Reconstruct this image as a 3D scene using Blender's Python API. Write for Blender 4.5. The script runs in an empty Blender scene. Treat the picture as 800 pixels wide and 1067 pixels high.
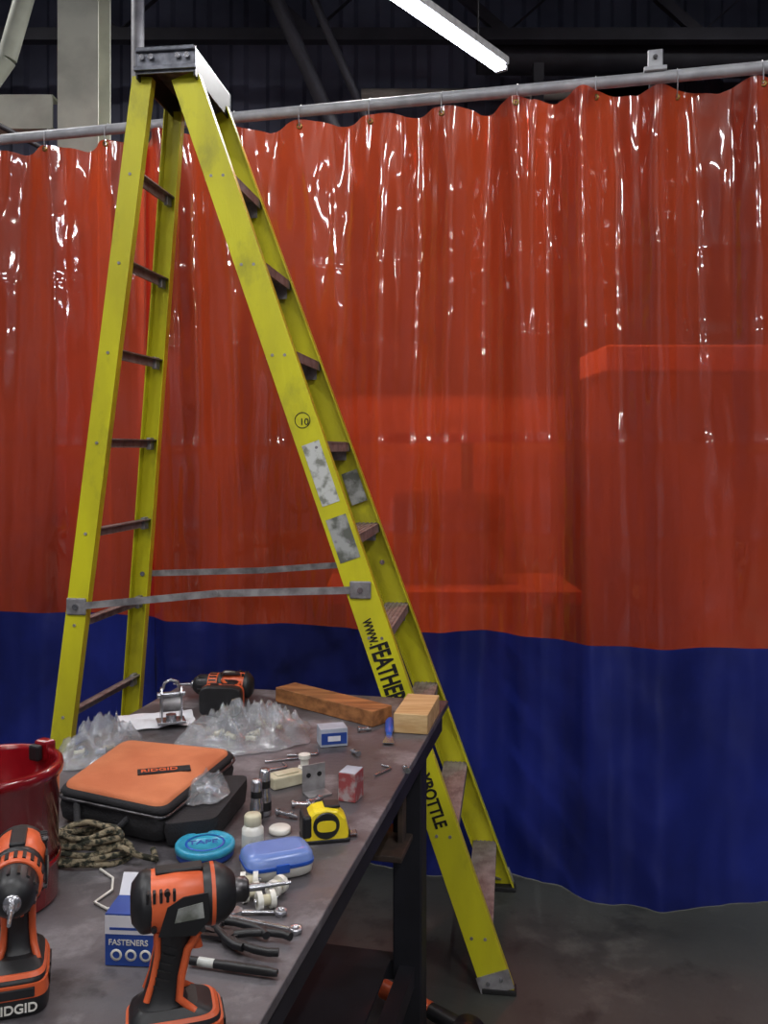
import bpy, bmesh, math, random
from mathutils import Vector, Matrix, noise
random.seed(7)
S=bpy.context.scene
V=Vector
PI=math.pi
# ------------------------------------------------------------ materials
def lin(c):
    o=[]
    for x in c:
        x/=255.0
        o.append(x/12.92 if x<=0.04045 else ((x+0.055)/1.055)**2.4)
    return (*o,1)
def mat(name,c,rough=.5,metal=0,c2=None,scale=20,bump=0,bscale=None,stretch=None,detail=6,lo=.35,hi=.65,emit=0,coat=0,rvar=0,bdist=.01):
    m=bpy.data.materials.new(name); m.use_nodes=True
    nt=m.node_tree; p=nt.nodes['Principled BSDF']
    p.inputs['Base Color'].default_value=lin(c)
    p.inputs['Roughness'].default_value=rough
    p.inputs['Metallic'].default_value=metal
    p.inputs['Coat Weight'].default_value=coat
    if emit:
        p.inputs['Emission Color'].default_value=lin(c); p.inputs['Emission Strength'].default_value=emit
    tc=nt.nodes.new('ShaderNodeTexCoord')
    vec=tc.outputs['Object']
    if stretch:
        mp=nt.nodes.new('ShaderNodeMapping'); mp.inputs['Scale'].default_value=stretch
        nt.links.new(vec,mp.inputs['Vector']); vec=mp.outputs['Vector']
    n=nt.nodes.new('ShaderNodeTexNoise'); n.inputs['Scale'].default_value=scale; n.inputs['Detail'].default_value=detail
    nt.links.new(vec,n.inputs['Vector'])
    if c2 is None:
        c2=tuple(x*.8 for x in c)
    r=nt.nodes.new('ShaderNodeValToRGB')
    r.color_ramp.elements[0].position=lo; r.color_ramp.elements[1].position=hi
    r.color_ramp.elements[0].color=lin(c2); r.color_ramp.elements[1].color=lin(c)
    nt.links.new(n.outputs['Fac'],r.inputs['Fac']); nt.links.new(r.outputs['Color'],p.inputs['Base Color'])
    if rvar:
        mr=nt.nodes.new('ShaderNodeMapRange'); mr.inputs['To Min'].default_value=max(.02,rough-rvar); mr.inputs['To Max'].default_value=min(1,rough+rvar)
        nt.links.new(n.outputs['Fac'],mr.inputs['Value']); nt.links.new(mr.outputs['Result'],p.inputs['Roughness'])
    if bump:
        n2=nt.nodes.new('ShaderNodeTexNoise'); n2.inputs['Scale'].default_value=bscale or scale*3; n2.inputs['Detail'].default_value=4
        nt.links.new(vec,n2.inputs['Vector'])
        b=nt.nodes.new('ShaderNodeBump'); b.inputs['Strength'].default_value=bump; b.inputs['Distance'].default_value=bdist
        nt.links.new(n2.outputs['Fac'],b.inputs['Height']); nt.links.new(b.outputs['Normal'],p.inputs['Normal'])
        if coat: nt.links.new(b.outputs['Normal'],p.inputs['Coat Normal'])
    return m
def mix_transparent(m,fac,col,translucent=None):
    nt=m.node_tree; p=nt.nodes['Principled BSDF']; out=nt.nodes['Material Output']
    src=p.outputs[0]
    if translucent:
        tl=nt.nodes.new('ShaderNodeBsdfTranslucent'); tl.inputs[0].default_value=lin(translucent[1])
        a=nt.nodes.new('ShaderNodeMixShader'); a.inputs[0].default_value=translucent[0]
        nt.links.new(src,a.inputs[1]); nt.links.new(tl.outputs[0],a.inputs[2]); src=a.outputs[0]
    t=nt.nodes.new('ShaderNodeBsdfTransparent'); t.inputs[0].default_value=lin(col)
    x=nt.nodes.new('ShaderNodeMixShader'); x.inputs[0].default_value=fac
    nt.links.new(src,x.inputs[1]); nt.links.new(t.outputs[0],x.inputs[2]); nt.links.new(x.outputs[0],out.inputs['Surface'])
def add_gloss(m,f0,f90,rough):
    # clear glossy skin over the whole film, Schlick falloff (same from either side of the sheet)
    nt=m.node_tree; out=nt.nodes['Material Output']; src=out.inputs['Surface'].links[0].from_socket
    g=nt.nodes.new('ShaderNodeBsdfGlossy'); g.inputs['Roughness'].default_value=rough; g.inputs['Color'].default_value=(1,1,1,1)
    f=nt.nodes.new('ShaderNodeLayerWeight'); f.inputs['Blend'].default_value=.5
    bn=nt.nodes['Principled BSDF'].inputs['Normal'].links
    if bn: nt.links.new(bn[0].from_socket,g.inputs['Normal'])
    pw=nt.nodes.new('ShaderNodeMath'); pw.operation='POWER'; pw.inputs[1].default_value=5
    nt.links.new(f.outputs['Facing'],pw.inputs[0])
    mu=nt.nodes.new('ShaderNodeMath'); mu.operation='MULTIPLY_ADD'; mu.inputs[1].default_value=f90; mu.inputs[2].default_value=f0; mu.use_clamp=True
    nt.links.new(pw.outputs[0],mu.inputs[0])
    x=nt.nodes.new('ShaderNodeMixShader'); nt.links.new(mu.outputs[0],x.inputs[0])
    nt.links.new(src,x.inputs[1]); nt.links.new(g.outputs[0],x.inputs[2]); nt.links.new(x.outputs[0],out.inputs['Surface'])
def add_scuffs(m,col,scale,lo,hi,stretch=(1,1,1),amt=.7):
    nt=m.node_tree; p=nt.nodes['Principled BSDF']
    src=p.inputs['Base Color'].links[0].from_socket
    tc=nt.nodes.new('ShaderNodeTexCoord'); mp=nt.nodes.new('ShaderNodeMapping'); mp.inputs['Scale'].default_value=stretch; mp.inputs['Location'].default_value=(3.1,1.7,.4)
    n=nt.nodes.new('ShaderNodeTexNoise'); n.inputs['Scale'].default_value=scale; n.inputs['Detail'].default_value=10; n.inputs['Roughness'].default_value=.65
    nt.links.new(tc.outputs['Object'],mp.inputs['Vector']); nt.links.new(mp.outputs['Vector'],n.inputs['Vector'])
    mr=nt.nodes.new('ShaderNodeMapRange'); mr.inputs['From Min'].default_value=lo; mr.inputs['From Max'].default_value=hi; mr.inputs['To Max'].default_value=amt
    nt.links.new(n.outputs['Fac'],mr.inputs['Value'])
    mx=nt.nodes.new('ShaderNodeMixRGB'); mx.inputs['Color2'].default_value=lin(col)
    nt.links.new(mr.outputs['Result'],mx.inputs['Fac']); nt.links.new(src,mx.inputs['Color1']); nt.links.new(mx.outputs['Color'],p.inputs['Base Color'])

M_yel=mat('fiberglass_yellow',(208,202,36),.36,c2=(180,172,38),scale=6,stretch=(1,1,.3),lo=.3,hi=.6,bump=.05,bscale=150)
add_scuffs(M_yel,(110,105,50),5,.56,.72,(1,1,.5),.6)
M_alu=mat('aluminium',(165,163,165),.42,.3,c2=(120,116,118),scale=25)
M_aludk=mat('aluminium_worn',(150,142,138),.55,.0,c2=(112,100,98),scale=25)
M_cap=mat('cap_aluminium',(128,130,138),.4,.5,c2=(88,90,98),scale=30)
M_blk=mat('black_plastic',(30,30,33),.45,c2=(20,20,22),scale=30)
M_rub=mat('black_rubber',(32,31,32),.7,bump=.2,bscale=300)
M_ora=mat('orange_plastic',(216,98,54),.4,c2=(192,82,44),scale=12)
M_orafab=mat('orange_fabric',(208,126,84),.85,c2=(186,104,66),scale=9,bump=.25,bscale=400)
M_blkfab=mat('black_fabric',(30,29,33),.85,bump=.3,bscale=300)
M_red=mat('red_gloss_plastic',(140,14,24),.2,c2=(105,8,16),scale=5,coat=.4)
M_steel=mat('chrome_steel',(200,200,205),.25,.85,c2=(150,150,155),scale=40)
M_steeldk=mat('dark_steel',(96,94,96),.35,.8,c2=(58,55,57),scale=40)
M_white=mat('white_plastic',(228,226,218),.4,c2=(205,203,195),scale=30)
M_cream=mat('cream_plastic',(205,200,175),.5,c2=(180,172,145),scale=30)
M_paper=mat('white_paper',(225,225,230),.8,c2=(205,205,212),scale=10)
M_dust=mat('grey_card',(175,180,192),.7,c2=(150,155,168),scale=20)
M_blue=mat('blue_plastic',(40,90,190),.3,c2=(30,75,165),scale=20)
M_boxblue=mat('blue_carton',(36,72,155),.5,c2=(28,58,132),scale=10)
M_ltblue=mat('pale_blue_plastic',(116,140,200),.25,c2=(98,122,184),scale=9)
M_cyan=mat('cyan_plastic',(60,162,192),.3,c2=(45,140,175),scale=60)
M_tyel=mat('tape_yellow',(235,210,40),.35,c2=(220,195,30),scale=20)
M_label=mat('worn_label',(200,202,198),.5,c2=(130,132,122),scale=30,lo=.36,hi=.5)
M_foil=mat('worn_foil_label',(175,177,174),.4,.2,c2=(105,108,100),scale=22,lo=.42,hi=.58)
M_wood=mat('brown_wood',(168,112,66),.65,c2=(120,76,42),scale=6,stretch=(1,9,9),bump=.15)
M_wood2=mat('pale_wood',(212,180,132),.65,c2=(186,148,98),scale=6,stretch=(1,9,9),bump=.12)
M_rope=mat('camo_cord',(140,128,104),.85,c2=(40,42,30),scale=90,lo=.44,hi=.56,bump=.5,bscale=500)
M_table=mat('table_steel',(102,98,102),.48,.0,c2=(54,51,54),scale=2.6,detail=12,lo=.3,hi=.7,bump=.12,bscale=60,rvar=.18)
add_scuffs(M_table,(158,155,158),7,.54,.75,(1,1,1),.75)
add_scuffs(M_table,(38,34,36),11,.56,.68,(1,1,1),.7)
add_scuffs(M_table,(120,96,82),3.3,.58,.72,(1,1,1),.4)
M_tframe=mat('table_frame_paint',(30,30,38),.6,.0,c2=(18,18,24),scale=8)
M_rust=mat('rusty_steel',(84,66,54),.7,.0,c2=(48,40,36),scale=14)
M_rail=mat('galvanised_pipe',(190,191,194),.45,.1,c2=(165,165,170),scale=18)
M_brass=mat('brass',(170,140,80),.35,.8)
M_floor=mat('concrete_floor',(78,80,76),.6,c2=(50,52,49),scale=1.6,detail=12,lo=.3,hi=.7,bump=.15,bscale=40,rvar=.15)
add_scuffs(M_floor,(112,114,108),4,.56,.72,(1,1,1),.5)
add_scuffs(M_floor,(30,32,30),6,.55,.68,(1,1,1),.65)
M_ceil=mat('ceiling_dark',(50,50,58),.8)
M_beam=mat('greygreen_steel_paint',(200,202,186),.6,c2=(172,174,160),scale=5)
M_dk=mat('dark_steel_structure',(54,52,58),.6,.0,c2=(38,36,41),scale=4)
M_fix=mat('fixture_white_enamel',(215,215,215),.4)
M_tube=mat('lamp_tube',(235,240,255),.4,emit=24)
M_cab=mat('pale_cabinet',(175,165,152),.6,c2=(140,132,122),scale=4)
M_cab2=mat('dull_cabinet',(120,112,106),.6,c2=(85,80,75),scale=2.5)
M_green=mat('teal_tarp',(60,90,95),.6)
M_wall=mat('corrugated_wall_panel',(104,106,124),.6,.0,c2=(68,70,84),scale=1.2,detail=8)
# vinyl
M_vr=mat('red_vinyl',(196,70,42),.3,c2=(104,20,18),scale=.9,stretch=(2.6,2.6,.45),detail=4,lo=.28,hi=.68,bump=.36,bscale=3.6,coat=0)  # vertical dark streaks in the colour stand in for shade between folds
mix_transparent(M_vr,.36,(255,92,50),(.28,(255,105,52)))
add_gloss(M_vr,.075,.30,.045)
M_vb=mat('blue_vinyl',(30,42,128),.36,c2=(18,26,86),scale=1.5,bump=.6,bscale=5)
M_film=mat('clear_film',(228,231,236),.2,scale=10,bump=1,bscale=30)
mix_transparent(M_film,.80,(246,247,249))
add_gloss(M_film,.08,.5,.06)

# ------------------------------------------------------------ builder
class B:
    def __init__(s,M=None): s.v=[];s.f=[];s.fm=[];s.fs=[];s.mats=[];s.M=M or Matrix.Identity(4)
    def add(s,vs,fs,m,smooth=False):
        if m not in s.mats: s.mats.append(m)
        k=s.mats.index(m); o=len(s.v)
        s.v+=[s.M@V(p) for p in vs]
        for f in fs: s.f.append([i+o for i in f]); s.fm.append(k); s.fs.append(smooth)
    def obox(s,c,ax,ay,az,m,bev=0):
        bm=bmesh.new(); bmesh.ops.create_cube(bm,size=2)
        ax,ay,az,c=V(ax),V(ay),V(az),V(c)
        la,lb,lc=ax.length,ay.length,az.length
        for v in bm.verts: v.co=V((v.co.x*la,v.co.y*lb,v.co.z*lc))
        if bev: bmesh.ops.bevel(bm,geom=bm.edges[:],offset=bev,segments=2,profile=.5,affect='EDGES')
        ax,ay,az=ax/la,ay/lb,az/lc
        bm.verts.index_update()
        s.add([c+ax*v.co.x+ay*v.co.y+az*v.co.z for v in bm.verts],[[v.index for v in f.verts] for f in bm.faces],m,False)
        bm.free()
    def box(s,c,size,m,rz=0,bev=0):
        a,b,d=size; ca,sa=math.cos(rz),math.sin(rz)
        s.obox(c,V((ca,sa,0))*a/2,V((-sa,ca,0))*b/2,V((0,0,d/2)),m,bev)
    def loft(s,rings,m,caps=True,smooth=True):
        n=len(rings[0]); vs=[p for r in rings for p in r]; fs=[]
        for i in range(len(rings)-1):
            for j in range(n):
                a=i*n+j;b=i*n+(j+1)%n
                fs.append([a,b,b+n,a+n])
        s.add(vs,fs,m,smooth)
        if caps:
            s.add(rings[0],[list(range(n))[::-1]],m); s.add(rings[-1],[list(range(n))],m)
    def sec(s,c,ax,ay,n=2,seg=28):
        c,ax,ay=V(c),V(ax),V(ay); r=[]
        for i in range(seg):
            t=2*PI*i/seg; x,y=math.cos(t),math.sin(t)
            r.append(c+ax*math.copysign(abs(x)**(2/n),x)+ay*math.copysign(abs(y)**(2/n),y))
        return r
    def cyl(s,p0,p1,r0,m,r1=None,seg=24,caps=True):
        p0,p1=V(p0),V(p1); d=(p1-p0).normalized()
        h=V((0,0,1)) if abs(d.z)<.9 else V((1,0,0))
        a=d.cross(h).normalized(); b=d.cross(a)
        if r1 is None: r1=r0
        s.loft([s.sec(p0,a*r0,b*r0,2,seg),s.sec(p1,a*r1,b*r1,2,seg)],m,caps)
    def lathe(s,prof,o,m,axis=(0,0,1),seg=36):
        d=V(axis).normalized(); h=V((0,0,1)) if abs(d.z)<.9 else V((1,0,0))
        a=d.cross(h).normalized(); b=d.cross(a); o=V(o)
        s.loft([s.sec(o+d*z,a*max(r,1e-4),b*max(r,1e-4),2,seg) for r,z in prof],m,False)
    def tube(s,path,r,m,seg=8):
        path=[V(p) for p in path]; rings=[]
        pa=None
        for i,p in enumerate(path):
            d=(path[min(i+1,len(path)-1)]-path[max(i-1,0)]).normalized()
            if pa is None:
                h=V((0,0,1)) if abs(d.z)<.9 else V((1,0,0)); a=d.cross(h).normalized()
            else:
                a=(pa-d*pa.dot(d)).normalized()
            pa=a; b=d.cross(a); rings.append(s.sec(p,a*r,b*r,2,seg))
        s.loft(rings,m)
    def prism(s,pts,ax,ay,az,o,m):
        o,ax,ay,az=V(o),V(ax),V(ay),V(az)
        a=[o+ax*x+ay*y for x,y in pts]; b=[p+az for p in a]
        n=len(a)
        s.add(a+b,[[i,(i+1)%n,(i+1)%n+n,i+n] for i in range(n)]+[list(range(n))[::-1],list(range(n,2*n))],m)
    def build(s,name,parent=None,sub=0):
        me=bpy.data.meshes.new(name); me.from_pydata([tuple(p) for p in s.v],[],s.f)
        for m in s.mats: me.materials.append(m)
        for p,k,q in zip(me.polygons,s.fm,s.fs): p.material_index=k; p.use_smooth=q
        me.update()
        bm=bmesh.new(); bm.from_mesh(me); bmesh.ops.recalc_face_normals(bm,faces=bm.faces[:]); bm.to_mesh(me); bm.free()
        ob=bpy.data.objects.new(name,me); S.collection.objects.link(ob)
        if parent: ob.parent=parent
        return ob
def empty(name,loc=(0,0,0)):
    e=bpy.data.objects.new(name,None); S.collection.objects.link(e); e.location=loc; e.empty_display_size=.1
    return e
def text(name,body,size,o,x,y,m,parent=None,extr=.0004,bold=.012,xs=1):
    cu=bpy.data.curves.new(name,'FONT'); cu.body=body; cu.size=size; cu.extrude=extr; cu.offset=size*bold
    x=V(x).normalized(); y=V(y); y=(y-x*y.dot(x)).normalized(); z=x.cross(y)
    t=bpy.data.objects.new(name+'_c',cu); S.collection.objects.link(t)
    bpy.context.view_layer.update()
    me=bpy.data.meshes.new_from_object(t.evaluated_get(bpy.context.evaluated_depsgraph_get()))
    bpy.data.objects.remove(t)
    mt=Matrix((( x.x*xs,y.x,z.x,o[0]),(x.y*xs,y.y,z.y,o[1]),(x.z*xs,y.z,z.z,o[2]),(0,0,0,1)))
    me.transform(mt); me.materials.clear(); me.materials.append(m)
    ob=bpy.data.objects.new(name,me); S.collection.objects.link(ob)
    if parent: ob.parent=parent
    return ob

# ------------------------------------------------------------ room
XL,XR,YB,YF,ZC=-5,5.5,8.6,-6.5,6.0
b=B(); b.box(((XL+XR)/2,(YB+YF)/2,-.05),(XR-XL,YB-YF,.1),M_floor); b.build('floor')
b=B(); b.box(((XL+XR)/2,(YB+YF)/2,ZC+.05),(XR-XL,YB-YF,.1),M_ceil); b.build('ceiling')
def corrug(name,p0,p1,nrm,h=ZC):
    p0,p1,nrm=V(p0),V(p1),V(nrm); L=(p1-p0).length; d=(p1-p0)/L
    pts=[];u=0
    prof=[(0,0),(.16,0),(.20,.045),(.30,.045),(.34,0)]
    while u<L:
        for a,o in prof[:-1]:
            if u+a<L: pts.append((u+a,o))
        u+=.34
    pts.append((L,0))
    vs=[];fs=[]
    for a,o in pts:
        q=p0+d*a+nrm*o; vs+= [q,q+V((0,0,h))]
    for i in range(len(pts)-1): fs.append([2*i,2*i+2,2*i+3,2*i+1])
    q0,q1=p0-nrm*.05,p1-nrm*.05; n=len(vs)
    vs+=[q0,q1,q1+V((0,0,h)),q0+V((0,0,h))]; fs.append([n,n+1,n+2,n+3])
    b=B(); b.add(vs,fs,M_wall); b.build(name)
corrug('wall_back',(XL,YB,0),(XR,YB,0),(0,-1,0))
corrug('wall_left',(XL,YF,0),(XL,YB,0),(1,0,0))
corrug('wall_right',(XR,YF,0),(XR,YB,0),(-1,0,0))
corrug('wall_front',(XL,YF,0),(XR,YF,0),(0,1,0))

# structure behind the curtain
b=B()
cx=-1.51; cy=4.66
b.box((cx,cy-.1,3),(.2,.014,6),M_beam); b.box((cx,cy+.1,3),(.2,.014,6),M_beam); b.box((cx,cy,3),(.012,.19,6),M_beam)
b.box((cx,cy,.01),(.3,.3,.02),M_beam)
b.build('steel_column')
b=B()
b.box((-3.3,4.6,3.28),(3.3,.012,.17),M_beam); b.box((-3.3,4.65,3.36),(3.3,.1,.012),M_beam); b.box((-3.3,4.65,3.2),(3.3,.1,.012),M_beam)
b.build('horizontal_girt_beam')
b=B(); 
pts=[(-2.5,4.85,3.36),(-2.12,4.85,3.45),(-1.98,4.85,3.65),(-1.88,4.85,4.0),(-1.78,4.85,4.6),(-1.7,4.85,5.9)]
for i in range(5): b.cyl(pts[i],pts[i+1],.05,M_beam)
b.build('curved_duct_pipe')
b=B(); b.cyl((-1.36,5.1,0),(-1.36,5.1,6),.035,M_rail); b.build('vertical_conduit')
b=B()
for y in (5.6,7.6):
    b.box((0.2,y,5.0),(10.2,.10,.10),M_dk); b.box((0.2,y,5.75),(10.2,.1,.1),M_dk)
    for k in range(12):
        x0=-4.6+k*.8; b.obox((x0+.4,y,5.37),V((.42,0,.37 if k%2 else -.37)),V((0,.03,0)),V((.03,0,.03)),M_dk)
b.build('roof_truss')
b=B(); b.cyl((-1.0,6.0,5.2),(-.05,6.6,3.2),.05,M_dk); b.cyl((-.75,6.0,5.2),(.2,6.6,3.2),.03,M_dk); b.build('diagonal_brace')
b=B(); b.cyl((.8,7.9,4.95),(5,7.9,4.9),.14,M_dk); b.cyl((-.2,8.2,4.75),(2.2,8.2,4.75),.05,M_cab)
b.build('overhead_duct')
b=B()
for x in (1.2,3.2,5.0): 
    for y in (7.2,7.9): b.box((x,y,2.3),(.08,.08,4.6),M_dk)
for z in (.5,1.7,2.9,4.1): b.box((3.1,7.55,z),(3.9,.8,.06),M_dk)
for i in range(16):
    z=(.5,1.7,2.9,4.1)[i%4]; b.box((1.5+.42*(i*3%8),7.5,z+.24),(.34,.5,.40),(M_cab2,M_green,M_dk,M_dk)[(i*5)%4])
b.build('storage_rack')
b=B(); b.box((1.95,5.2,1.0),(1.5,.6,2.0),M_cab2,bev=.01); b.box((1.95,5.2,2.08),(1.56,.66,.14),M_paper,bev=.01)  # white top slab added to show as a bright band through the curtain
for x in (1.57,2.32): b.box((x,4.89,1.05),(.68,.02,1.8),M_cab2,bev=.005)
for x in (1.86,2.03): b.box((x,4.87,1.1),(.02,.03,.2),M_steeldk)
b.build('storage_cabinet')
b=B(); b.box((.35,5.0,.85),(1.3,.7,.06),M_cab)
for x in (-.25,.95):
    for y in (4.7,5.3): b.box((x,y,.41),(.06,.06,.82),M_dk)
b.box((.35,5.1,1.13),(.6,.4,.5),M_cab2,bev=.06); b.box((.45,4.95,1.66),(.9,.05,.05),M_paper); b.box((.45,5.0,1.5),(.06,.06,.3),M_dk)
b.build('machine_bench')
b=B(); b.box((-1.75,5.7,1.1),(.9,.5,2.2),M_cab2,bev=.01); b.build('tool_cabinet')
b=B(); b.box((.45,6.4,1.0),(1.6,.05,2.0),M_cab); b.box((.45,6.4,2.03),(1.7,.1,.06),M_dk); b.box((.45,6.44,.03),(1.2,.5,.06),M_dk); b.build('partition_panel')

# ------------------------------------------------------------ curtain
T=V((.9695,-.2453,0)); N=V((-.2453,-.9695,0)); P0=V((.707,3.40,0))
def cpt(u): return P0+T*u
ZT=2.902
def disp(u,z,ph):
    h=z/2.9
    n1=noise.noise(V((u*.9,z*.22,3+ph))); n2=noise.noise(V((u*.5,z*.18,11+ph))); n3=noise.noise(V((u*1.7,z*.3,61+ph)))
    s=math.sin(2*PI*u/.285+3.2*n1+1.6*n3)
    pl=math.copysign(abs(s)**1.5,s)
    d=(.018+.022*h**1.3)*pl*max(.25,.8+1.3*n2+.9*n3)
    d+=.050*math.sin(2*PI*u/.82+2.8*n2+ph)*(1-.5*h)
    d+=.038*noise.noise(V((u*4.6,z*.5,5+ph)))*(.6+.4*h)
    d+=.013*noise.noise(V((u*12,z*.8,25+ph)))
    d+=.007*noise.noise(V((u*9,z*5,35+ph)))
    d+=.0035*noise.noise(V((u*22,z*6,5+ph)))
    for zc,a in ((2.33,.004),(1.62,.005),(1.28,.003),(2.02,.0025)):
        d+=a*math.exp(-((z-zc-.02*n1)/.022)**2)*(.5+1.5*max(0,noise.noise(V((u*1.5,zc,8)))))
    d+=.09*math.exp(-((u-.15)/.35)**2)*max(0,1-h*1.3)**1.5
    c=noise.noise(V((u*2.2+z*1.5,z*2.2,41+ph))); d+=.016*(1-abs(c)*3)*max(0,1-h*2.2)
    top=max(0,(h-.9)/.1)
    d+=.014*top*math.sin(4*PI*u/.285+n1)
    return d
def curtain(name,u0,u1,off,ph):
    nu=int((u1-u0)/.009); zs=[]
    zb=.003; 
    k=40
    for i in range(k): zs.append(zb+(.9-zb)*i/k)
    for i in range(150): zs.append(.9+(ZT-.9)*i/149)
    vs=[];fs=[]
    for i in range(nu+1):
        u=u0+(u1-u0)*i/nu
        for z in zs:
            sc=abs(math.cos(PI*((u/.285)-.25)))
            zz=z-(.024+.012*noise.noise(V((u*2,1,1))))*(1-sc)*max(0,(z-2.6)/.30)
            zz+= .010*noise.noise(V((u*1.2,0,9))) if z>.2 and z<2.5 else 0
            p=cpt(u)+N*(disp(u,z,ph)+off); vs.append(V((p.x,p.y,zz)))
    n=len(zs)
    b=B()
    red=[];blue=[]
    for i in range(nu):
        for j in range(n-1):
            (blue if j<k else red).append([i*n+j,(i+1)*n+j,(i+1)*n+j+1,i*n+j+1])
    b.add(vs,red,M_vr,True)
    b.mats.append(M_vb)
    for f in blue: b.f.append(f); b.fm.append(1); b.fs.append(True)
    return b.build(name)
curtain('welding_curtain',-3.4,-1.72,-.04,2.3)
curtain('welding_curtain',-1.78,2.4,.0,0)
b=B()
r0=cpt(-3.7)+V((0,0,2.94)); r1=cpt(2.5)+V((0,0,2.94))
b.cyl(r0,r1,.022,M_rail)
for k in range(-12,9):
    u=.285*(k+.25)
    p=cpt(u)+N*(disp(u,2.87,0)+.002)
    b.lathe([(.006,-.003),(.012,-.003),(.012,.003),(.006,.003)],(p.x,p.y,2.875),M_brass,axis=N,seg=16)
    q=cpt(u)
    b.tube([(p.x,p.y,2.875),(q.x+N.x*.026,q.y+N.y*.026,2.895),(q.x+N.x*.026,q.y+N.y*.026,2.945),(q.x,q.y,2.966),(q.x-N.x*.026,q.y-N.y*.026,2.94)],.002,M_rail,6)
for u in (.28,-2.5):
    q=cpt(u)
    b.obox((q.x,q.y,3.0),T*.026,N*.01,V((0,0,.04)),M_rail,.004)
    b.obox((q.x,q.y,2.965),T*.04,N*.03,V((0,0,.008)),M_rail,.003)
    b.cyl(q+V((0,0,3.01))+N*.02,q+V((0,0,3.01)),.008,M_steeldk)
    b.cyl(q+V((0,0,3.03))-N*.0,q+V((0,0,3.03))-N*.9,.012,M_dk)
b.build('curtain_rail')

# ------------------------------------------------------------ ladder
LAD=empty('stepladder',(-.3,3.05,0))
inv=Matrix.Translation((.3,-3.05,0))
s_=V((.991,-.131,0)); w_=V((.131,.991,0))
FN=(V((.338,2.71,.0)),V((-.645,2.985,2.81))); FF=(V((.43,3.37,.0)),V((-.60,3.33,2.81)))
RN=(V((-1.10,2.90,.0)),V((-.785,3.0,2.81))); RF=(V((-.99,3.48,.0)),V((-.745,3.31,2.81)))
def at(r,z): t=z/2.81; return r[0]+(r[1]-r[0])*t
b=B(inv)
def rail(r,wd,inner,z0=.0):
    p0,p1=r[0].copy(),r[1]
    d=(p1-p0).normalized(); u=d.cross(w_).normalized(); wv=u.cross(d).normalized()
    if wv.dot(w_)<0: wv=-wv
    iw=wv*inner
    c=(p0+p1)/2; h=(p1-p0)/2
    b.obox(c,u*wd/2,wv*.0025,h,M_yel,.001)
    for sg in (1,-1): b.obox(c+u*sg*(wd/2-.0025)+iw*.016,u*.0025,wv*.016,h,M_yel,.001)
    return d,u,wv
dn,un,wn=rail(FN,.092,1); rail(FF,.092,-1); rail(RN,.068,1); rail(RF,.068,-1)
steps=[2.49-.29*k for k in range(9)]
for z in steps:
    a,c=at(FN,z)+w_*.004,at(FF,z)-w_*.004
    m=(a+c)/2; h=(c-a)/2
    b.obox(m,s_*.042,h,V((0,0,.003)),M_aludk)
    for sg in (1,-1): b.obox(m+s_*sg*.04-V((0,0,.014)),s_*.002,h,V((0,0,.014)),M_aludk)
    for q in range(5): b.obox(m+s_*(-.03+.015*q)+V((0,0,.004)),s_*.002,h,V((0,0,.0015)),M_aludk)
    for e,sg in ((a,1),(c,-1)):
        b.obox(e+w_*sg*.012-V((0,0,.03)),s_*.03,w_*.0015,V((0,0,.03)),M_alu)
        b.cyl(e+w_*sg*-.004-s_*.02-V((0,0,.015)),e+w_*sg*-.009-s_*.02-V((0,0,.015)),.005,M_alu,seg=10)
        b.cyl(e+w_*sg*-.004+s_*.02-V((0,0,.015)),e+w_*sg*-.009+s_*.02-V((0,0,.015)),.005,M_alu,seg=10)
    a,c=at(RN,z)+w_*.003,at(RF,z)-w_*.003
    m=(a+c)/2; h=(c-a)/2
    b.obox(m,s_*.003,h,V((0,0,.015)),M_aludk); b.obox(m+V((0,0,.013))+s_*.012,s_*.012,h,V((0,0,.002)),M_aludk)
    for e,sg in ((a,1),(c,-1)):
        b.obox(e+w_*sg*.026+s_*.004,s_*.008,w_*.02,V((0,0,.022)),M_alu,.003)
        b.cyl(e-w_*sg*.004,e-w_*sg*.009,.005,M_alu,seg=10)
for r,r2 in ((FN,FF),(FF,FN)):
    a=at(r,.03); c=at(r,.17)+(at(r2,.17)-at(r,.17))*.4
    b.obox((a+c)/2,(c-a)/2,s_*.01,V((0,0,.003)),M_alu)
# top cap
cn=V((-.70,2.955,2.84)); cf=V((-.655,3.36,2.84))
m=(cn+cf)/2; h=(cf-cn)/2
b.obox(m+V((0,0,.04)),s_*.098,h+w_*.01,V((0,0,.008)),M_cap,.004)
for sg in (1,-1): b.obox(m+s_*sg*.096-V((0,0,.005)),s_*.003,h,V((0,0,.045)),M_blk,.002)
for e,sg in ((cn,-1),(cf,1)):
    b.prism([(-.1,-.035),(.1,-.035),(.1,.046),(-.1,.046)],s_,V((0,0,1)),w_*.006*-sg,e,M_cap)
    b.obox(e+w_*sg*.004+V((0,0,-.02)),s_*.103,w_*.006,V((0,0,.007)),M_cap,.002)
    for q in (-.075,-.045,.045,.075): b.cyl(e+s_*q+w_*sg*.004+V((0,0,.015)),e+s_*q+w_*sg*.012+V((0,0,.015)),.009,M_steel,seg=12)
# feet
for r,wd,i in ((FN,.1,1),(FF,.1,-1),(RN,.076,1),(RF,.076,-1)):
    d=(r[1]-r[0]).normalized(); u=d.cross(w_).normalized()
    b.obox(r[0]+V((0,0,.008))+w_*.014*i,s_*wd*.5,w_*.022,V((0,0,.008)),M_rub,.003)
    b.obox(r[0]+d*.035-w_*.004*i,u*wd*.5,w_*.002,d*.028,M_alu)
    for q in (-.02,.02): b.cyl(r[0]+d*.04+u*q-w_*.005*i,r[0]+d*.04+u*q-w_*.01*i,.006,M_steel,seg=10)
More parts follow.
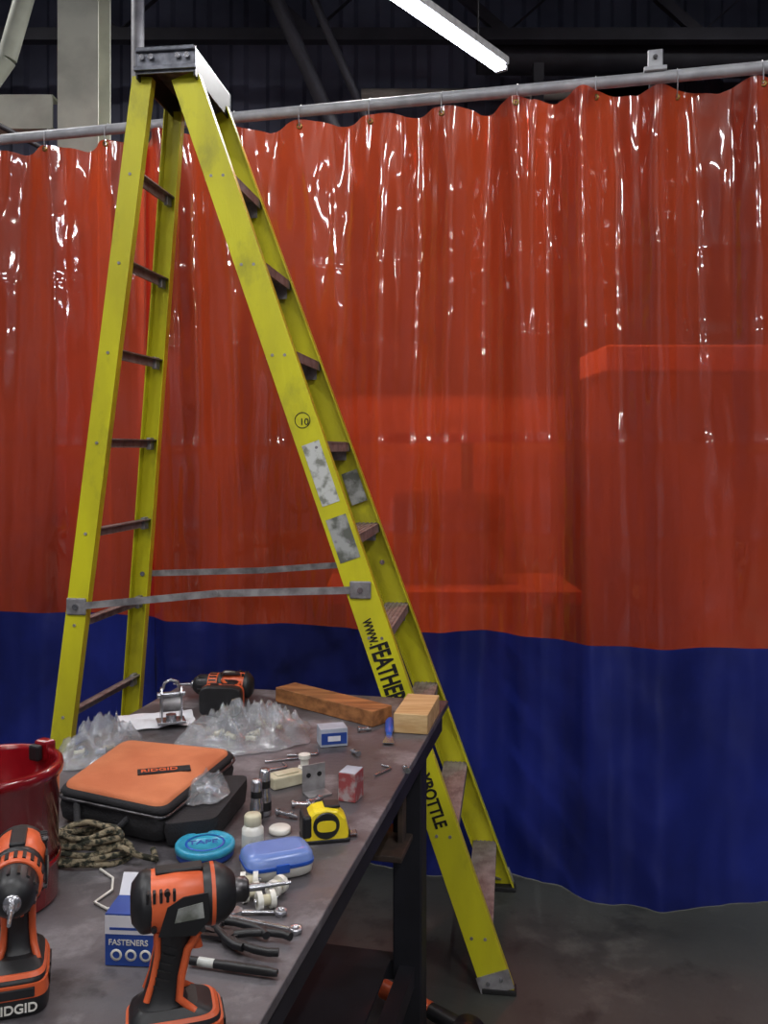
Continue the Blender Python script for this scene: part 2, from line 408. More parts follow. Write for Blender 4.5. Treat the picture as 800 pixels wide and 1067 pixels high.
# spreaders
def spreader(a,c,sag):
    mdl=(a+c)/2+V((0,0,sag))
    for p,q in ((a,mdl),(mdl,c)):
        b.obox((p+q)/2,(q-p)/2,w_*.0025,V((0,0,.011)),M_alu)
    b.cyl(mdl-w_*.006,mdl+w_*.006,.01,M_alu)
    for p in (a,c):
        b.obox(p,s_*.033,w_*.004,V((0,0,.027)),M_alu,.004); b.cyl(p-w_*.012,p+w_*.006,.009,M_steel,seg=12)
spreader(at(RN,1.10)-w_*.006,at(FN,1.17)-w_*.006,.015)
spreader(at(RF,1.14)+w_*.006,at(FF,1.19)+w_*.006,-.01)
def rlabel(z,ln,wd,m,off=0):
    c=at(FN,z)+un*off-wn*.0032
    b.obox(c,un*wd/2,wn*.0006,dn*ln/2,m)
rlabel(1.525,.20,.058,M_label); rlabel(1.325,.14,.066,M_foil)
b.obox(at(FF,1.5)-wn*.004,un*.03,wn*.0006,dn*.1,M_foil)
b.build('frame',LAD)
yv=(-wn).cross(-dn)
def rt(name,body,size,z,off,x=None,y=None,bold=.03,xs=1):
    o=at(FN,z)-wn*.0036+un*off
    t=text(name,body,size,(0,0,0),x or -dn,y or yv,M_blk,LAD,bold=bold,xs=xs)
    t.data.transform(Matrix.Translation(inv@o))
su=1 if un.dot(yv)>0 else -1
rt('lettering_web','WWW.',.038,1.085,-su*.026,xs=.62)
rt('lettering_main','FEATHER',.080,1.01,-su*.030,bold=.03,xs=.56)
rt('lettering_small','YBOTTLE',.052,.625,-su*.018,bold=.03,xs=.75)
bb=B(inv); ring=[]
cc=at(FN,1.69)-wn*.0040
for i in range(33):
    a=2*PI*i/32; ring.append(cc+un*.024*math.cos(a)+dn*.024*math.sin(a))
bb.tube(ring,.0012,M_blk,6); bb.build('size_ring',LAD)
rt('size_mark','10',.03,1.680,-su*.014,x=s_,y=V((0,0,1)),bold=.005)

# ------------------------------------------------------------ table
L=V((.2229,.9748,0)); W=V((.9748,-.2229,0)); C=V((.179,2.57,0)); TZ=.9
TL,TW=2.3,.8
b=B()
ctr=C-L*TL/2-W*TW/2
b.obox(ctr+V((0,0,TZ-.009)),W*TW/2,L*TL/2,V((0,0,.009)),M_table,.002)
zf=TZ-.018-.03
for sg in (1,-1):
    b.obox(ctr+W*sg*(TW/2-.02)+V((0,0,zf)),W*.006,L*(TL/2-.02),V((0,0,.03)),M_tframe)
    b.obox(ctr+L*sg*(TL/2-.03)+V((0,0,zf)),W*(TW/2-.02),L*.006,V((0,0,.03)),M_tframe)
for k in (-.7,0,.7): b.obox(ctr+L*k+V((0,0,zf)),W*(TW/2-.02),L*.02,V((0,0,.03)),M_tframe)
for a in (TL/2-.17,-TL/2+.17):
    for c in (TW/2-.075,-TW/2+.075):
        p=ctr+L*a+W*c
        b.obox(p+V((0,0,.44)),W*.038,L*.038,V((0,0,.44-.018)),M_tframe,.004)
        b.obox(p+V((0,0,.006)),W*.06,L*.06,V((0,0,.006)),M_tframe)
for c in (TW/2-.075,-TW/2+.075): b.obox(ctr+W*c+V((0,0,.24)),W*.02,L*(TL/2-.17),V((0,0,.025)),M_tframe)
for a in (TL/2-.17,-TL/2+.17): b.obox(ctr+L*a+V((0,0,.24)),W*(TW/2-.1),L*.02,V((0,0,.025)),M_tframe)
b.obox(ctr+V((0,0,.27)),W*(TW/2-.12),L*(TL/2-.2),V((0,0,.004)),M_tframe)
p=ctr+W*.27+L*.90
b.obox(p+V((0,0,.60)),W*.07,L*.10,V((0,0,.008)),M_rust,.003)
b.obox(p-W*.07+V((0,0,.72)),W*.008,L*.10,V((0,0,.13)),M_rust,.003)
b.obox(p+W*.05+V((0,0,.72)),W*.008,L*.02,V((0,0,.13)),M_rust,.003)
b.build('steel_workbench')
b=B()
for k in range(3):
    path=[]
    for i in range(40):
        t=i/39*2*PI; a=.11+.01*k
        q=ctr+W*.12+L*.35
        path.append(q+W*a*math.cos(t)+L*a*1.3*math.sin(t)+V((0,0,.286+.014*k)))
    b.tube(path,.007,M_rub,8)
b.build('coiled_hose')
b=B(); path=[]
for i in range(90):
    t=i/89*2*PI*2.3; r=.085+.02*math.sin(t*1.7)
    path.append((.22+r*math.cos(t),2.30+r*.8*math.sin(t),.010+.012*i/89*2))
b.tube(path,.006,M_ora,8)
b.build('power_cord')
b=B(); b.lathe([(0,0),(.048,0),(.05,.01),(.05,.020),(.02,.028),(.02,.036),(0,.036)],(.225,2.45,.040),M_blk,axis=(.3,-.4,.85))
b.cyl((.225,2.45,.05),(.13,2.54,.055),.026,M_blk,.022); b.cyl((.13,2.54,.055),(.0,2.66,.045),.022,M_ora,.026)
b.build('angle_grinder')

def on(x,y,rz=0,z=TZ+.001,s=1): return Matrix.Translation((x,y,z))@Matrix.Rotation(rz,4,'Z')@Matrix.Scale(s,4)
# ------------------------------------------------------------ tools
def driver(name,M,drill=False):
    b=B(M); zc=.178
    def xs(x,r,m2=2.0,dz=0,ry=None): return b.sec((x,0,zc+dz),(0,ry or r,0),(0,0,r),m2)
    b.loft([xs(-.068,.020),xs(-.064,.028),xs(-.052,.034),xs(-.02,.0355,2.4),xs(.008,.034,2.4),xs(.014,.032)],M_ora)
    b.loft([xs(-.071,.012),xs(-.0695,.022),xs(-.060,.0335),xs(-.056,.0350),xs(-.050,.0348),xs(-.046,.034)],M_blk)
    for sg in (1,-1):
        pts=[(-.040,-.026),(-.030,.006),(-.012,.016),(.016,.018),(.018,-.014),(.002,-.030)]
        b.prism(pts,(1,0,0),(0,0,1),(0,sg*.0022,0),(0,sg*.0345,zc),M_blk)
        b.prism([(-.022,-.012),(-.018,.004),(.010,.008),(.012,-.010)],(1,0,0),(0,0,1),(0,sg*.001,0),(0,sg*.0368,zc),M_foil)
        for k in range(5): b.box((-.052+.0075*k,sg*.030,zc+.018),(.0035,.010,.013),M_blk,bev=.001)
        for x,z in ((-.045,-.018),(.010,-.024),(-.030,.022)):
            b.cyl((x,sg*.030,zc+z),(x,sg*.0365,zc+z),.0035,M_steeldk,seg=10)
    if drill:
        b.loft([xs(.012,.0335,2.1),xs(.016,.0345),xs(.024,.0345),xs(.026,.032)],M_blk)
        b.loft([xs(.026,.032),xs(.028,.0335),xs(.050,.0335),xs(.053,.031)],M_ora)
        for k in range(20):
            t=2*PI*k/20; b.obox((.039,.0335*math.cos(t),zc+.0335*math.sin(t)),(.010,0,0),V((0,math.cos(t),math.sin(t)))*.0015,V((0,-math.sin(t),math.cos(t)))*.0022,M_blk)
        b.loft([xs(.053,.029),xs(.060,.028),xs(.085,.026),xs(.096,.018),xs(.099,.011)],M_blk)
        for k in range(14):
            t=2*PI*k/14; b.obox((.070,.0275*math.cos(t),zc+.0275*math.sin(t)),(.011,0,0),V((0,math.cos(t),math.sin(t)))*.0012,V((0,-math.sin(t),math.cos(t)))*.002,M_steeldk)
        b.lathe([(.0105,.099),(.0105,.104),(.004,.106)],(0,0,zc),M_steel,axis=(1,0,0))
        x0=.104
    else:
        b.loft([xs(.012,.0330,2.2),xs(.018,.0350),xs(.030,.0350),xs(.040,.030),xs(.048,.023),xs(.051,.019)],M_blk)
        b.loft([xs(.0215,.0354),xs(.026,.0354)],M_ora,False)
        b.loft([xs(.049,.0145),xs(.053,.0150),xs(.064,.0145),xs(.068,.010)],M_steeldk)
        x0=.068
    b.cyl((x0,0,zc),(x0+.020,0,zc),.0045,M_steel,seg=6); b.cyl((x0+.020,0,zc),(x0+.052,0,zc),.003,M_steel,.0022,seg=8)
    b.box((-.015,0,zc+.0345),(.055,.020,.006),M_blk,bev=.002)
    def gs(x,z,a,c,n=2.6): return b.sec((x,0,z),(a,0,0),(0,c,0),n)
    b.loft([gs(-.014,zc-.018,.032,.026),gs(-.018,zc-.035,.026,.021),gs(-.022,zc-.055,.021,.0175),gs(-.028,zc-.085,.021,.018),gs(-.034,zc-.112,.023,.020),gs(-.034,zc-.122,.034,.027)],M_blk)
    for sg in (1,-1):
        b.tube([(.010,sg*.020,zc-.028),(-.006,sg*.0175,zc-.055),(-.013,sg*.0170,zc-.085),(-.016,sg*.019,zc-.110),(.002,sg*.025,zc-.124)],.0048,M_ora,8)
        b.tube([(-.040,sg*.016,zc-.03),(-.040,sg*.013,zc-.06),(-.046,sg*.013,zc-.09),(-.053,sg*.016,zc-.11)],.004,M_ora,8)
        for k in range(6):
            b.obox((-.026-.0022*k,sg*.0182,zc-.05-.009*k),(.008,0,-.003),(0,.0008,0),(0,0,.0012),M_rub)
    b.loft([b.sec((.008,0,zc-.036),(.008,0,0),(0,.008,0),3),b.sec((.004,0,zc-.048),(.006,0,0),(0,.008,0),3),b.sec((.006,0,zc-.060),(.007,0,0),(0,.008,0),3)],M_ora)
    b.box((.002,0,zc-.030),(.02,.046,.008),M_blk,bev=.002)
    def bs(x,z,a,c,n=5): return b.sec((x,0,z),(a,0,0),(0,c,0),n,36)
    b.loft([bs(-.028,.060,.034,.025),bs(-.024,.053,.046,.032),bs(-.020,.044,.053,.036),bs(-.020,.041,.053,.036)],M_blk)
    b.loft([bs(-.020,.0515,.047,.0335),bs(-.020,.0475,.0515,.0362)],M_ora)
    b.loft([bs(-.020,.041,.056,.0385),bs(-.020,.024,.057,.0395)],M_ora)
    b.loft([bs(-.020,.024,.0565,.0395),bs(-.020,.004,.056,.039),bs(-.020,0,.053,.036)],M_blk)
    for sg in (1,-1):
        b.box((-.035,sg*.0392,.033),(.035,.003,.011),M_blk,bev=.001)
        b.prism([(.008,.024),(.030,.024),(.036,.041),(.016,.041)],(1,0,0),(0,0,1),(0,sg*.001,0),(-.02,sg*.0395,0),M_blk)
    b.box((.0365,0,.032),(.004,.045,.012),M_blk,bev=.001)
    return b.build(name)
def label_on(parent,M,body,size,o,x,y,m,bold=.02):
    t=text('lettering',body,size,(0,0,0),x,y,m,None,bold=bold)
    t.data.transform(M@Matrix.Translation(o)); t.parent=parent
Md=on(-.226,1.085,math.radians(16),s=.98)
d1=driver('impact_driver',Md)
label_on(d1,Md,'RIDGID',.016,(-.052,-.0402,.009),(1,0,0),(0,0,1),M_white)
Ml=on(-.462,1.165,math.radians(-72),s=.96)
d2=driver('cordless_drill',Ml,drill=True)
label_on(d2,Ml,'RIDGID',.0165,(.0368,-.029,.007),(0,1,0),(0,0,1),M_white)
Mb=Matrix.Translation((-.435,2.58,TZ+.041))@Matrix.Rotation(math.radians(176),4,'Z')@Matrix.Rotation(math.radians(90),4,'X')@Matrix.Translation((0,0,-.178))
driver('cordless_drill',Mb,drill=True)

# red container
b=B()
b.lathe([(0,0),(.088,0),(.092,.004),(.094,.19),(.099,.195),(.101,.203),(.099,.212),(.090,.213),(.088,.205),(.086,.01),(0,.008)],(-.602,1.43,TZ+.001),M_red,seg=64)
b.lathe([(.0945,.06),(.0965,.062),(.0965,.068),(.0945,.07)],(-.602,1.43,TZ),M_red,seg=64)
b.box((-.555,1.512,TZ+.208),(.030,.022,.034),M_red,rz=-.5,bev=.005)
b.box((-.565,1.497,TZ+.208),(.022,.012,.026),M_blk,rz=-.5,bev=.004)
b.build('red_plastic_canister')

# tool bag
b=B()
A_,B_,C_,D_=V((-.603,1.73,0)),V((-.56,1.99,0)),V((-.318,1.925,0)),V((-.392,1.625,0))
def rr(pts,z,grow,r=.03,tilt=0):
    c=sum(pts,V())/4; out=[]
    q=[c+(p-c)*(1+grow) for p in pts]
    for i in range(4):
        p=q[i]; a=(q[i-1]-p).normalized(); d=(q[(i+1)%4]-p).normalized()
        for k in range(7):
            t=k/6; x=p+a*r*(1-t)**2+d*r*t*t
            out.append(V((x.x,x.y,z+.006*noise.noise(V((x.x*14,x.y*14,1)))*min(1,(z-TZ)/.05))))
    return out
Q=[A_,B_,C_,D_]
b.loft([rr(Q,TZ+.004,-.02),rr(Q,TZ+.012,.05),rr(Q,TZ+.035,.08),rr(Q,TZ+.050,.05),rr(Q,TZ+.056,.02)],M_blkfab)
b.loft([rr(Q,TZ+.055,.055),rr(Q,TZ+.061,.075),rr(Q,TZ+.066,.05),rr(Q,TZ+.068,.02)],M_blkfab)
b.loft([rr(Q,TZ+.066,.01),rr(Q,TZ+.072,.0),rr(Q,TZ+.076,-.06),rr(Q,TZ+.079,-.3),rr(Q,TZ+.078,-.7,.01)],M_orafab)
pts=[V((-.385,1.615,0)),V((-.325,1.86,0)),V((-.272,1.84,0)),V((-.30,1.64,0))]
b.loft([rr(pts,TZ+.004,0,.02),rr(pts,TZ+.03,.06,.02),rr(pts,TZ+.046,.05,.02)],M_blkfab,True)
zp=rr(Q,TZ+.053,.085)
b.tube(zp+[zp[0]],.0028,M_steeldk,6)
b.tube([(-.565,1.70,TZ+.045),(-.55,1.655,TZ+.03),(-.47,1.63,TZ+.03),(-.45,1.66,TZ+.045)],.007,M_blkfab,8)
b.obox((-.425,1.785,TZ+.0795),V((.048,.013,0)),V((-.004,.014,0)),V((0,0,.0012)),M_blkfab)
bag=b.build('soft_tool_bag')
text('lettering','RIDGID',.021,(-.466,1.767,TZ+.0812),(.965,.26,0),(-.26,.965,0),M_ora,bag,bold=.02)
def blob(name,cx,cy,rx,ry,h,rot,inner=0,seed=0,z=TZ+.003,parent=None):
    b=B(on(cx,cy,rot,z)); nr,na=30,110; rings=[]
    for i in range(nr+1):
        q=i/nr; r=[]
        for j in range(na):
            a=2*PI*j/na; ca,sa=math.cos(a),math.sin(a)
            k=1+.25*noise.noise(V((ca*1.6,sa*1.6,seed)))+.08*noise.noise(V((ca*6,sa*6,seed)))
            x,y=rx*q*k*ca,ry*q*k*sa
            rid=1-abs(noise.noise(V((x*16,y*16,seed+7))))*2.6
            rid2=1-abs(noise.noise(V((x*42,y*42,seed+17))))*2.4
            hh=h*(1-q**3)*(.22+.60*max(0,rid)**2+.25*max(0,rid2)**2)+.001
            r.append(V((x,y,hh)))
        rings.append(r)
    b.loft(rings,M_film,False,smooth=True)
    b.add([V((p.x,p.y,.0005)) for p in rings[-1]],[list(range(na))],M_film)
    rnd=random.Random(seed)
    for i in range(inner):
        a=rnd.random()*6.28; q=rnd.random()**.5*.5
        x,y=rx*q*math.cos(a),ry*q*math.sin(a); e=rnd.random()*3.14
        dx,dy=math.cos(e)*.010,math.sin(e)*.010
        m=rnd.choice([M_dust,M_cream,M_steel])
        b.cyl((x-dx,y-dy,.009),(x+dx,y+dy,.011),.006,m,seg=12)
        b.cyl((x+dx,y+dy,.011),(x+dx*1.3,y+dy*1.3,.011),.009,m,seg=12)
    return b.build(name,parent)
blob('clear_parts_bag',-.33,2.245,.17,.14,.085,.5,9,1)
blob('clear_parts_bag',-.655,2.13,.085,.125,.085,-.25,5,5)
blob('clear_pouch',-.335,1.74,.035,.06,.05,-.2,3,9,z=TZ+.048,parent=bag)
b=B(on(-.585,2.37,.3)); vs=[];fs=[]
for i in range(13):
    for j in range(13):
        x=(i/12-.5)*.19; y=(j/12-.5)*.14
        vs.append((x,y,.002+.014*abs(noise.noise(V((x*14,y*14,2))))+.02*max(0,abs(x)-.08)*2))
for i in range(12):
    for j in range(12): fs.append([i*13+j,i*13+13+j,i*13+14+j,i*13+1+j])
b.add(vs,fs,M_paper); b.build('crumpled_paper')
b=B(on(-.535,2.32,.35,TZ+.014))
b.box((0,0,.004),(.07,.05,.006),M_steel,bev=.001)
for sg in (1,-1):
    b.prism([(-.018,0),(.018,0),(.016,.07),(.008,.082),(-.008,.082),(-.016,.07)],(0,1,0),(0,0,1),(.004,0,0),(sg*.024-.002,0,.006),M_steel)
b.cyl((-.034,0,.07),(.034,0,.07),.007,M_steel); b.cyl((-.022,0,.045),(.022,0,.045),.018,M_alu)
b.cyl((0,0,.006),(0,0,.02),.014,M_steel,seg=6)
b.tube([(-.02,0,.085),(-.016,0,.1),(0,0,.107),(.016,0,.1),(.02,0,.085)],.004,M_steel)
b.build('beam_clamp')
b=B(on(-.14,2.465,math.radians(-41))); b.box((0,0,.02),(.36,.075,.04),M_wood,bev=.002); o=b.build('brown_timber_block')
b=B(on(.085,2.36,math.radians(78))); b.box((0,0,.024),(.19,.085,.048),M_wood2,bev=.002); b.build('pale_timber_block')
b=B(on(.012,2.24,math.radians(88)))
b.prism([(-.06,-.014),(-.06,.014),(0,.007),(0,-.007)],(1,0,0),(0,1,0),(0,0,.0015),(0,0,.004),M_steel)
b.loft([b.sec((0,0,.008),(0,.007,0),(0,0,.005)),b.sec((.03,0,.010),(0,.011,0),(0,0,.009)),b.sec((.08,0,.012),(0,.012,0),(0,0,.011)),b.sec((.105,0,.011),(0,.008,0),(0,0,.008))],M_blue)
b.build('putty_knife')
b=B(on(-.123,2.19,.25)); b.box((0,0,.022),(.065,.05,.042),M_dust,bev=.001); b.box((0,-.0255,.020),(.06,.001,.026),M_boxblue); b.box((0,-.026,.020),(.03,.001,.012),M_paper); b.box((.0327,0,.022),(.001,.045,.03),M_foil); b.build('small_carton')
M_rc=mat('red_carton',(150,70,72),.5,c2=(165,150,150),scale=45,lo=.42,hi=.55)
b=B(on(-.066,1.85,-.35)); b.box((0,0,.028),(.036,.045,.056),M_rc,bev=.001); b.box((0,0,.0565),(.034,.043,.001),M_dust); b.box((-.0185,0,.028),(.001,.043,.05),M_foil); b.build('small_carton')
b=B(on(-.138,1.875,.5)); b.box((0,.012,.028),(.05,.003,.056),M_alu); b.box((0,-.006,.0015),(.05,.035,.003),M_alu)
b.cyl((-.012,.0095,.035),(-.012,.014,.035),.005,M_blk,seg=12); b.cyl((.012,.0095,.035),(.012,.014,.035),.005,M_blk,seg=12)
b.build('angle_bracket')
b=B(on(-.205,1.925,.6)); b.box((0,0,.012),(.075,.04,.024),M_cream,bev=.003); b.box((0,0,.0255),(.05,.025,.003),M_cream,bev=.001); b.build('plastic_spacer')
b=B(on(-.172,2.0)); b.cyl((0,0,0),(0,0,.012),.016,M_white,seg=6); b.cyl((0,0,.012),(0,0,.03),.009,M_white); b.cyl((0,0,.03),(0,0,.038),.013,M_white); b.build('plastic_bushing')
def hexkey(x,y,rz,l=.08,r=.0028):
    b=B(on(x,y,rz)); b.tube([(0,0,r),(l*.92,0,r),(l*.98,.004,r),(l,.012,r),(l,.028,r)],r,M_steel,6); b.build('hex_key')
hexkey(-.265,2.055,.35); hexkey(-.22,2.10,.1,.07); hexkey(-.02,1.97,.9,.06); hexkey(-.255,2.00,.5,.05)
def bolt(x,y,rz,l=.04,r=.004,m=None):
    m=m or M_steel
    b=B(on(x,y,rz)); b.cyl((0,0,r*1.8),(l,0,r),r,m,seg=10); b.cyl((-.005,0,r*1.8),(0,0,r*1.8),r*1.8,m,seg=6); b.cyl((l*.6,0,r*1.5),(l*.75,0,r*1.5),r*1.6,m,seg=6); b.build('hex_bolt')
for a in [(-.175,1.80,.2),(-.145,1.81,1.0),(-.20,1.76,-.4),(-.255,1.93,.8,.03),(-.06,2.28,.4,.03),(.05,1.99,1.8,.03),(-.06,2.10,2.1,.03),(-.14,1.74,.4,.03)]:
    bolt(*a)
def socket(x,y,h):
    b=B(on(x,y)); b.lathe([(0,0),(.011,0),(.0125,.002),(.0125,h*.45),(.0105,h*.5),(.0105,h*.93),(.0085,h),(0,h)],(0,0,0),M_steel); b.lathe([(.0128,h*.12),(.0128,h*.3)],(0,0,0),M_blk); b.lathe([(.0107,h*.6),(.0107,h*.75)],(0,0,0),M_blk); b.build('steel_canister')
socket(-.238,1.725,.082); socket(-.228,1.765,.088)
b=B(on(-.228,1.605)); b.lathe([(0,0),(.017,0),(.019,.003),(.019,.040),(.014,.047),(.012,.048)],(0,0,0),M_white); b.lathe([(.0145,.047),(.015,.048),(.015,.062),(.013,.065),(0,.065)],(0,0,0),M_cream); b.lathe([(.0192,.01),(.0192,.033)],(0,0,0),M_label); b.build('small_bottle')
b=B(on(-.19,1.685)); b.lathe([(0,0),(.019,0),(.020,.002),(.020,.008),(.018,.010),(0,.010)],(0,0,0),M_white); b.build('bottle_cap')
b=B(on(-.308,1.590)); b.lathe([(0,0),(.047,0),(.049,.003),(.049,.012)],(0,0,0),M_boxblue,seg=48); b.lathe([(.049,.011),(.051,.012),(.051,.020),(.049,.023),(.044,.023),(.043,.021),(0,.021)],(0,0,0),M_cyan,seg=48)
b.lathe([(.030,.0213),(.034,.0213),(.034,.0217),(.030,.0217)],(0,0,0),M_blue)
tin=b.build('round_tin')
text('lettering','TAPE',.022,(-.335,1.581,TZ+.0222),(1,.2,0),(-.2,1,0),M_boxblue,tin)
# tape measure
b=B(on(-.107,1.66,math.radians(12)))
def tsec(y,s): 
    base=[(-.040,0),(.040,0),(.042,.006),(.042,.018),(.036,.042),(.022,.056),(0,.061),(-.022,.057),(-.037,.044),(-.042,.022)]
    return [V((x*s,y,.03+(z-.03)*s)) for x,z in base]
b.loft([tsec(-.024,.86),tsec(-.022,.93),tsec(-.014,1),tsec(.014,1),tsec(.022,.93),tsec(.024,.86)],M_tyel,smooth=False)
b.loft([b.sec((0,-.0238,.031),(.024,0,0),(0,0,.024)),b.sec((0,-.0265,.031),(.022,0,0),(0,0,.022))],M_blk)
b.loft([b.sec((0,-.0266,.031),(.017,0,0),(0,0,.010),3),b.sec((0,-.0272,.031),(.017,0,0),(0,0,.010),3)],M_tyel)
b.box((.0,0,.0035),(.086,.05,.007),M_blk,bev=.002); b.box((-.034,0,.030),(.018,.051,.04),M_blk,bev=.005); b.box((.038,0,.010),(.014,.03,.016),M_blk,bev=.003); b.box((.012,0,.0600),(.028,.03,.006),M_blk,bev=.002)
b.box((.052,0,.006),(.014,.018,.002),M_steel); b.box((.058,0,.002),(.001,.02,.01),M_steel)
b.build('tape_measure')
b=B(on(-.178,1.53,math.radians(22)))
def cs(z,a,c): return b.sec((0,0,z),(a,0,0),(0,c,0),4.5,40)
b.loft([cs(0,.050,.032),cs(.004,.055,.037),cs(.018,.057,.039)],M_white)
b.loft([cs(.018,.0575,.0395),cs(.020,.0585,.0405),cs(.024,.0585,.0405)],M_blue)
b.loft([cs(.024,.0575,.0395),cs(.034,.056,.038),cs(.040,.050,.032),cs(.042,.040,.024)],M_ltblue)
b.box((0,-.0405,.020),(.022,.004,.014),M_blue,bev=.001)
b.build('plastic_bit_case')
CM=on(-.340,1.275,math.radians(-4),s=.84)
b=B(CM)
b.box((0,0,.042),(.085,.065,.083),M_boxblue); b.box((0,-.0328,.066),(.0855,.0005,.03),M_paper)
b.box((0,-.0333,.060),(.07,.0005,.004),M_boxblue)
for i,(x,z) in enumerate([(-.024,.018),(0,.018),(.024,.018)]):
    b.lathe([(.006,0),(.0095,0),(.0095,.001),(.006,.001)],(x,-.033,z),M_white,axis=(0,-1,0),seg=16)
b.obox((.0,.040,.096),V((.042,0,0)),V((0,.0006,0)),V((0,.012,.016)),M_paper)
b.obox((.048,0,.09),V((.008,0,.010)),V((0,.03,0)),V((.0006,0,-.0006)),M_paper)
fb=b.build('fastener_carton')
label_on(fb,CM,'FASTENERS',.013,(-.037,-.0336,.034),(1,0,0),(0,0,1),M_white,.01)
b=B(on(-.315,1.42,.35))
vs=[];fs=[]
for i in range(11):
    for j in range(9):
        x=(i/10-.5)*.10; y=(j/8)*.07
        vs.append((x,y*.55+.004*math.sin(i),.001+.035*math.sin(y/.07*1.4)+.004*noise.noise(V((x*30,y*30,1)))))
for i in range(10):
    for j in range(8): fs.append([i*9+j,i*9+9+j,i*9+10+j,i*9+1+j])
b.add(vs,fs,M_paper,True); b.build('folded_leaflet')
def roller(x,y,rz):
    b=B(on(x,y,rz,TZ+.014)); 
    b.cyl((-.014,0,0),(.014,0,0),.008,M_cream,seg=16)
    for q in (-.014,.006): b.cyl((q,0,0),(q+.008,0,0),.0135,M_white,seg=20)
    b.cyl((-.018,0,0),(.018,0,0),.004,M_steel,seg=10); b.build('plastic_roller')
for a in [(-.248,1.425,.2),(-.207,1.43,.5),(-.168,1.448,1.1),(-.255,1.462,1.3),(-.214,1.468,.1),(-.18,1.405,.4)]: roller(*a)
def wrench(x,y,x2,y2,k=1):
    d=V((x2-x,y2-y,0)); l=d.length
    b=B(on(x,y,math.atan2(d.y,d.x)))
    b.loft([b.sec((.008,0,.004),(0,.0045,0),(0,0,.0022),3),b.sec((l-.01,0,.004),(0,.0038*k,0),(0,0,.0022),3)],M_steel)
    b.prism([(.012,.005),(.004,.011),(-.012,.011),(-.012,.006),(-.002,.004),(-.002,-.004),(-.012,-.007),(-.012,-.011),(.004,-.011),(.012,-.005)],(1,0,0),(0,1,0),(0,0,.006),(0,0,.001),M_steel)
    b.lathe([(.005,.001),(.0095,.001),(.0095,.008),(.005,.008),(.005,.001)],(l,0,0),M_steel,seg=20)
    b.build('combination_wrench')
wrench(-.245,1.38,-.128,1.335); wrench(-.225,1.388,-.155,1.386,.8)
def pliers(x,y,rz):
    b=B(on(x,y,rz,TZ+.003))
    for sg in (1,-1):
        b.prism([(-.012,sg*.008),(-.055,sg*.013),(-.058,sg*.008),(-.02,sg*.001),(.012,-sg*.009),(.014,-sg*.002)],(1,0,0),(0,1,0),(0,0,.006),(0,0,.002),M_steeldk)
        b.tube([(.006,-sg*.007,.006),(.025,-sg*.016,.007),(.055,-sg*.024,.008),(.075,-sg*.025,.008),(.088,-sg*.021,.008)],.0058,M_blk,10)
    b.cyl((0,0,0),(0,0,.011),.009,M_steeldk,seg=16); b.build('pliers')
pliers(-.222,1.310,-.30)
pliers(-.245,1.352,-.75)
b=B(on(-.262,1.250,math.atan2(-.030,.12)))
b.cyl((0,0,.007),(.05,0,.007),.0058,M_blk,seg=16); b.cyl((.05,0,.007),(.112,0,.007),.0064,M_blk,.006,seg=16); b.cyl((.112,0,.007),(.125,0,.007),.006,M_blk,.0045,seg=16); b.cyl((.012,0,.007),(.035,0,.007),.0060,M_label,seg=16)
b.build('marker_pen')
b=B(); 
for k in range(6):
    path=[]
    for i in range(60):
        t=i/59*2*PI
        a=.064-.005*k+.006*noise.noise(V((math.cos(t),math.sin(t),k)))
        path.append((-.508+a*1.15*math.cos(t+k)+.008*math.sin(k*2),1.582+a*.72*math.sin(t+k),TZ+.006+.008*k+.003*math.sin(3*t+k)))
    b.tube(path,.0052,M_rope,10)
b.tube([(-.45,1.56,TZ+.03),(-.41,1.545,TZ+.02),(-.385,1.56,TZ+.007),(-.40,1.60,TZ+.006)],.0052,M_rope,10)
b.build('coiled_cord')
b=B(); b.tube([(-.47,1.53,TZ+.004),(-.44,1.50,TZ+.003),(-.43,1.46,TZ+.003),(-.445,1.42,TZ+.003),(-.42,1.40,TZ+.003),(-.38,1.40,TZ+.003)],.0022,M_white,8); b.build('white_wire')

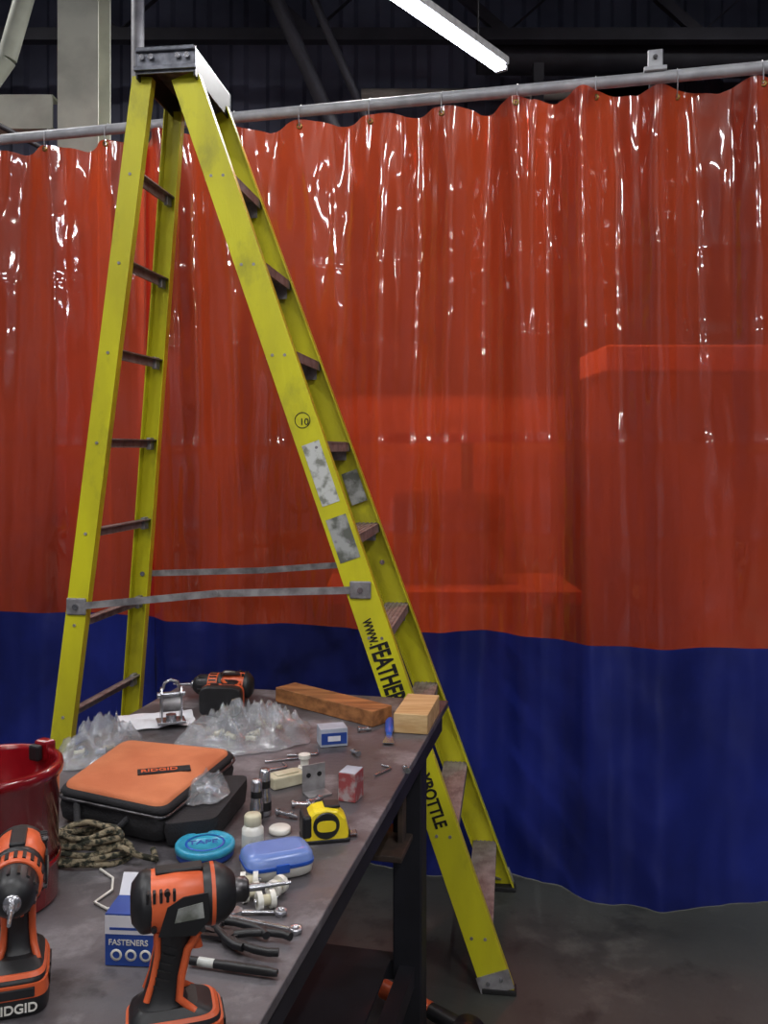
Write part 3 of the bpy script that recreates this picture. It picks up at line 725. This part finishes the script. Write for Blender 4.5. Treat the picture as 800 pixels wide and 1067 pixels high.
# ------------------------------------------------------------ lights
def fixture(x,y,z,rz,L_=1.4,power=80,wd=.16):
    e=empty('fluorescent_light_fixture',(x,y,z)); e.rotation_euler=(0,0,rz)
    b=B(); b.box((0,0,.05),(L_,wd,.05),M_fix,bev=.006)
    for yy in (-wd/4,wd/4): b.cyl((-L_/2+.03,yy,.005),(L_/2-.03,yy,.005),.016,M_tube,seg=14)
    for xx in (-L_/2+.02,L_/2-.02): b.box((xx,0,.01),(.03,wd*.8,.05),M_fix,bev=.003)
    for xx in (-L_/3,L_/3): b.cyl((xx,0,.07),(xx,0,ZC-z),.006,M_dk,seg=8)
    b.build('batten',e)
    li=bpy.data.lights.new('tube_light','AREA'); li.shape='RECTANGLE'; li.size=L_-.06; li.size_y=.06; li.energy=power; li.color=(1,.98,.95)
    lo=bpy.data.objects.new('tube_light',li); S.collection.objects.link(lo); lo.parent=e; lo.location=(0,0,-.02)
fixture(-.9,1.0,4.3,.2,power=34)
fixture(1.3,.2,4.3,1.4,power=42)
fixture(-1.4,-2.2,4.3,.2,power=50)
fixture(1.2,-3.2,4.3,.2,power=50)
fixture(-3.2,1.2,4.3,1.5,power=52)
fixture(3.9,1.2,4.3,1.5,power=28)
fixture(-.6,-5.2,3.8,.1,power=45)
fixture(2.9,-5.0,3.8,1.2,power=45)
fixture(.21,5.10,4.0,math.atan2(1.5,1.08),L_=1.85,power=80,wd=.10)
fixture(2.9,5.4,5.2,.2,power=40)  # unseen lamp, added to light the space behind the curtain
fixture(-3.2,5.0,5.3,.2,power=50)  # unseen lamp, added to brighten the column and the wall behind it
w=bpy.data.worlds.new('World'); S.world=w; w.use_nodes=True
w.node_tree.nodes['Background'].inputs[0].default_value=(.5,.55,.7,1); w.node_tree.nodes['Background'].inputs[1].default_value=.15
# ------------------------------------------------------------ camera
cam=bpy.data.cameras.new('camera'); co=bpy.data.objects.new('camera',cam); S.collection.objects.link(co)
co.location=(0,0,1.6); co.rotation_euler=(PI/2,0,0)
cam.sensor_fit='VERTICAL'; cam.sensor_height=24; cam.sensor_width=18; cam.lens=962*24/1067; cam.shift_y=-65.5/1067
cam.clip_start=.05
S.camera=co
S.view_settings.view_transform='Standard'
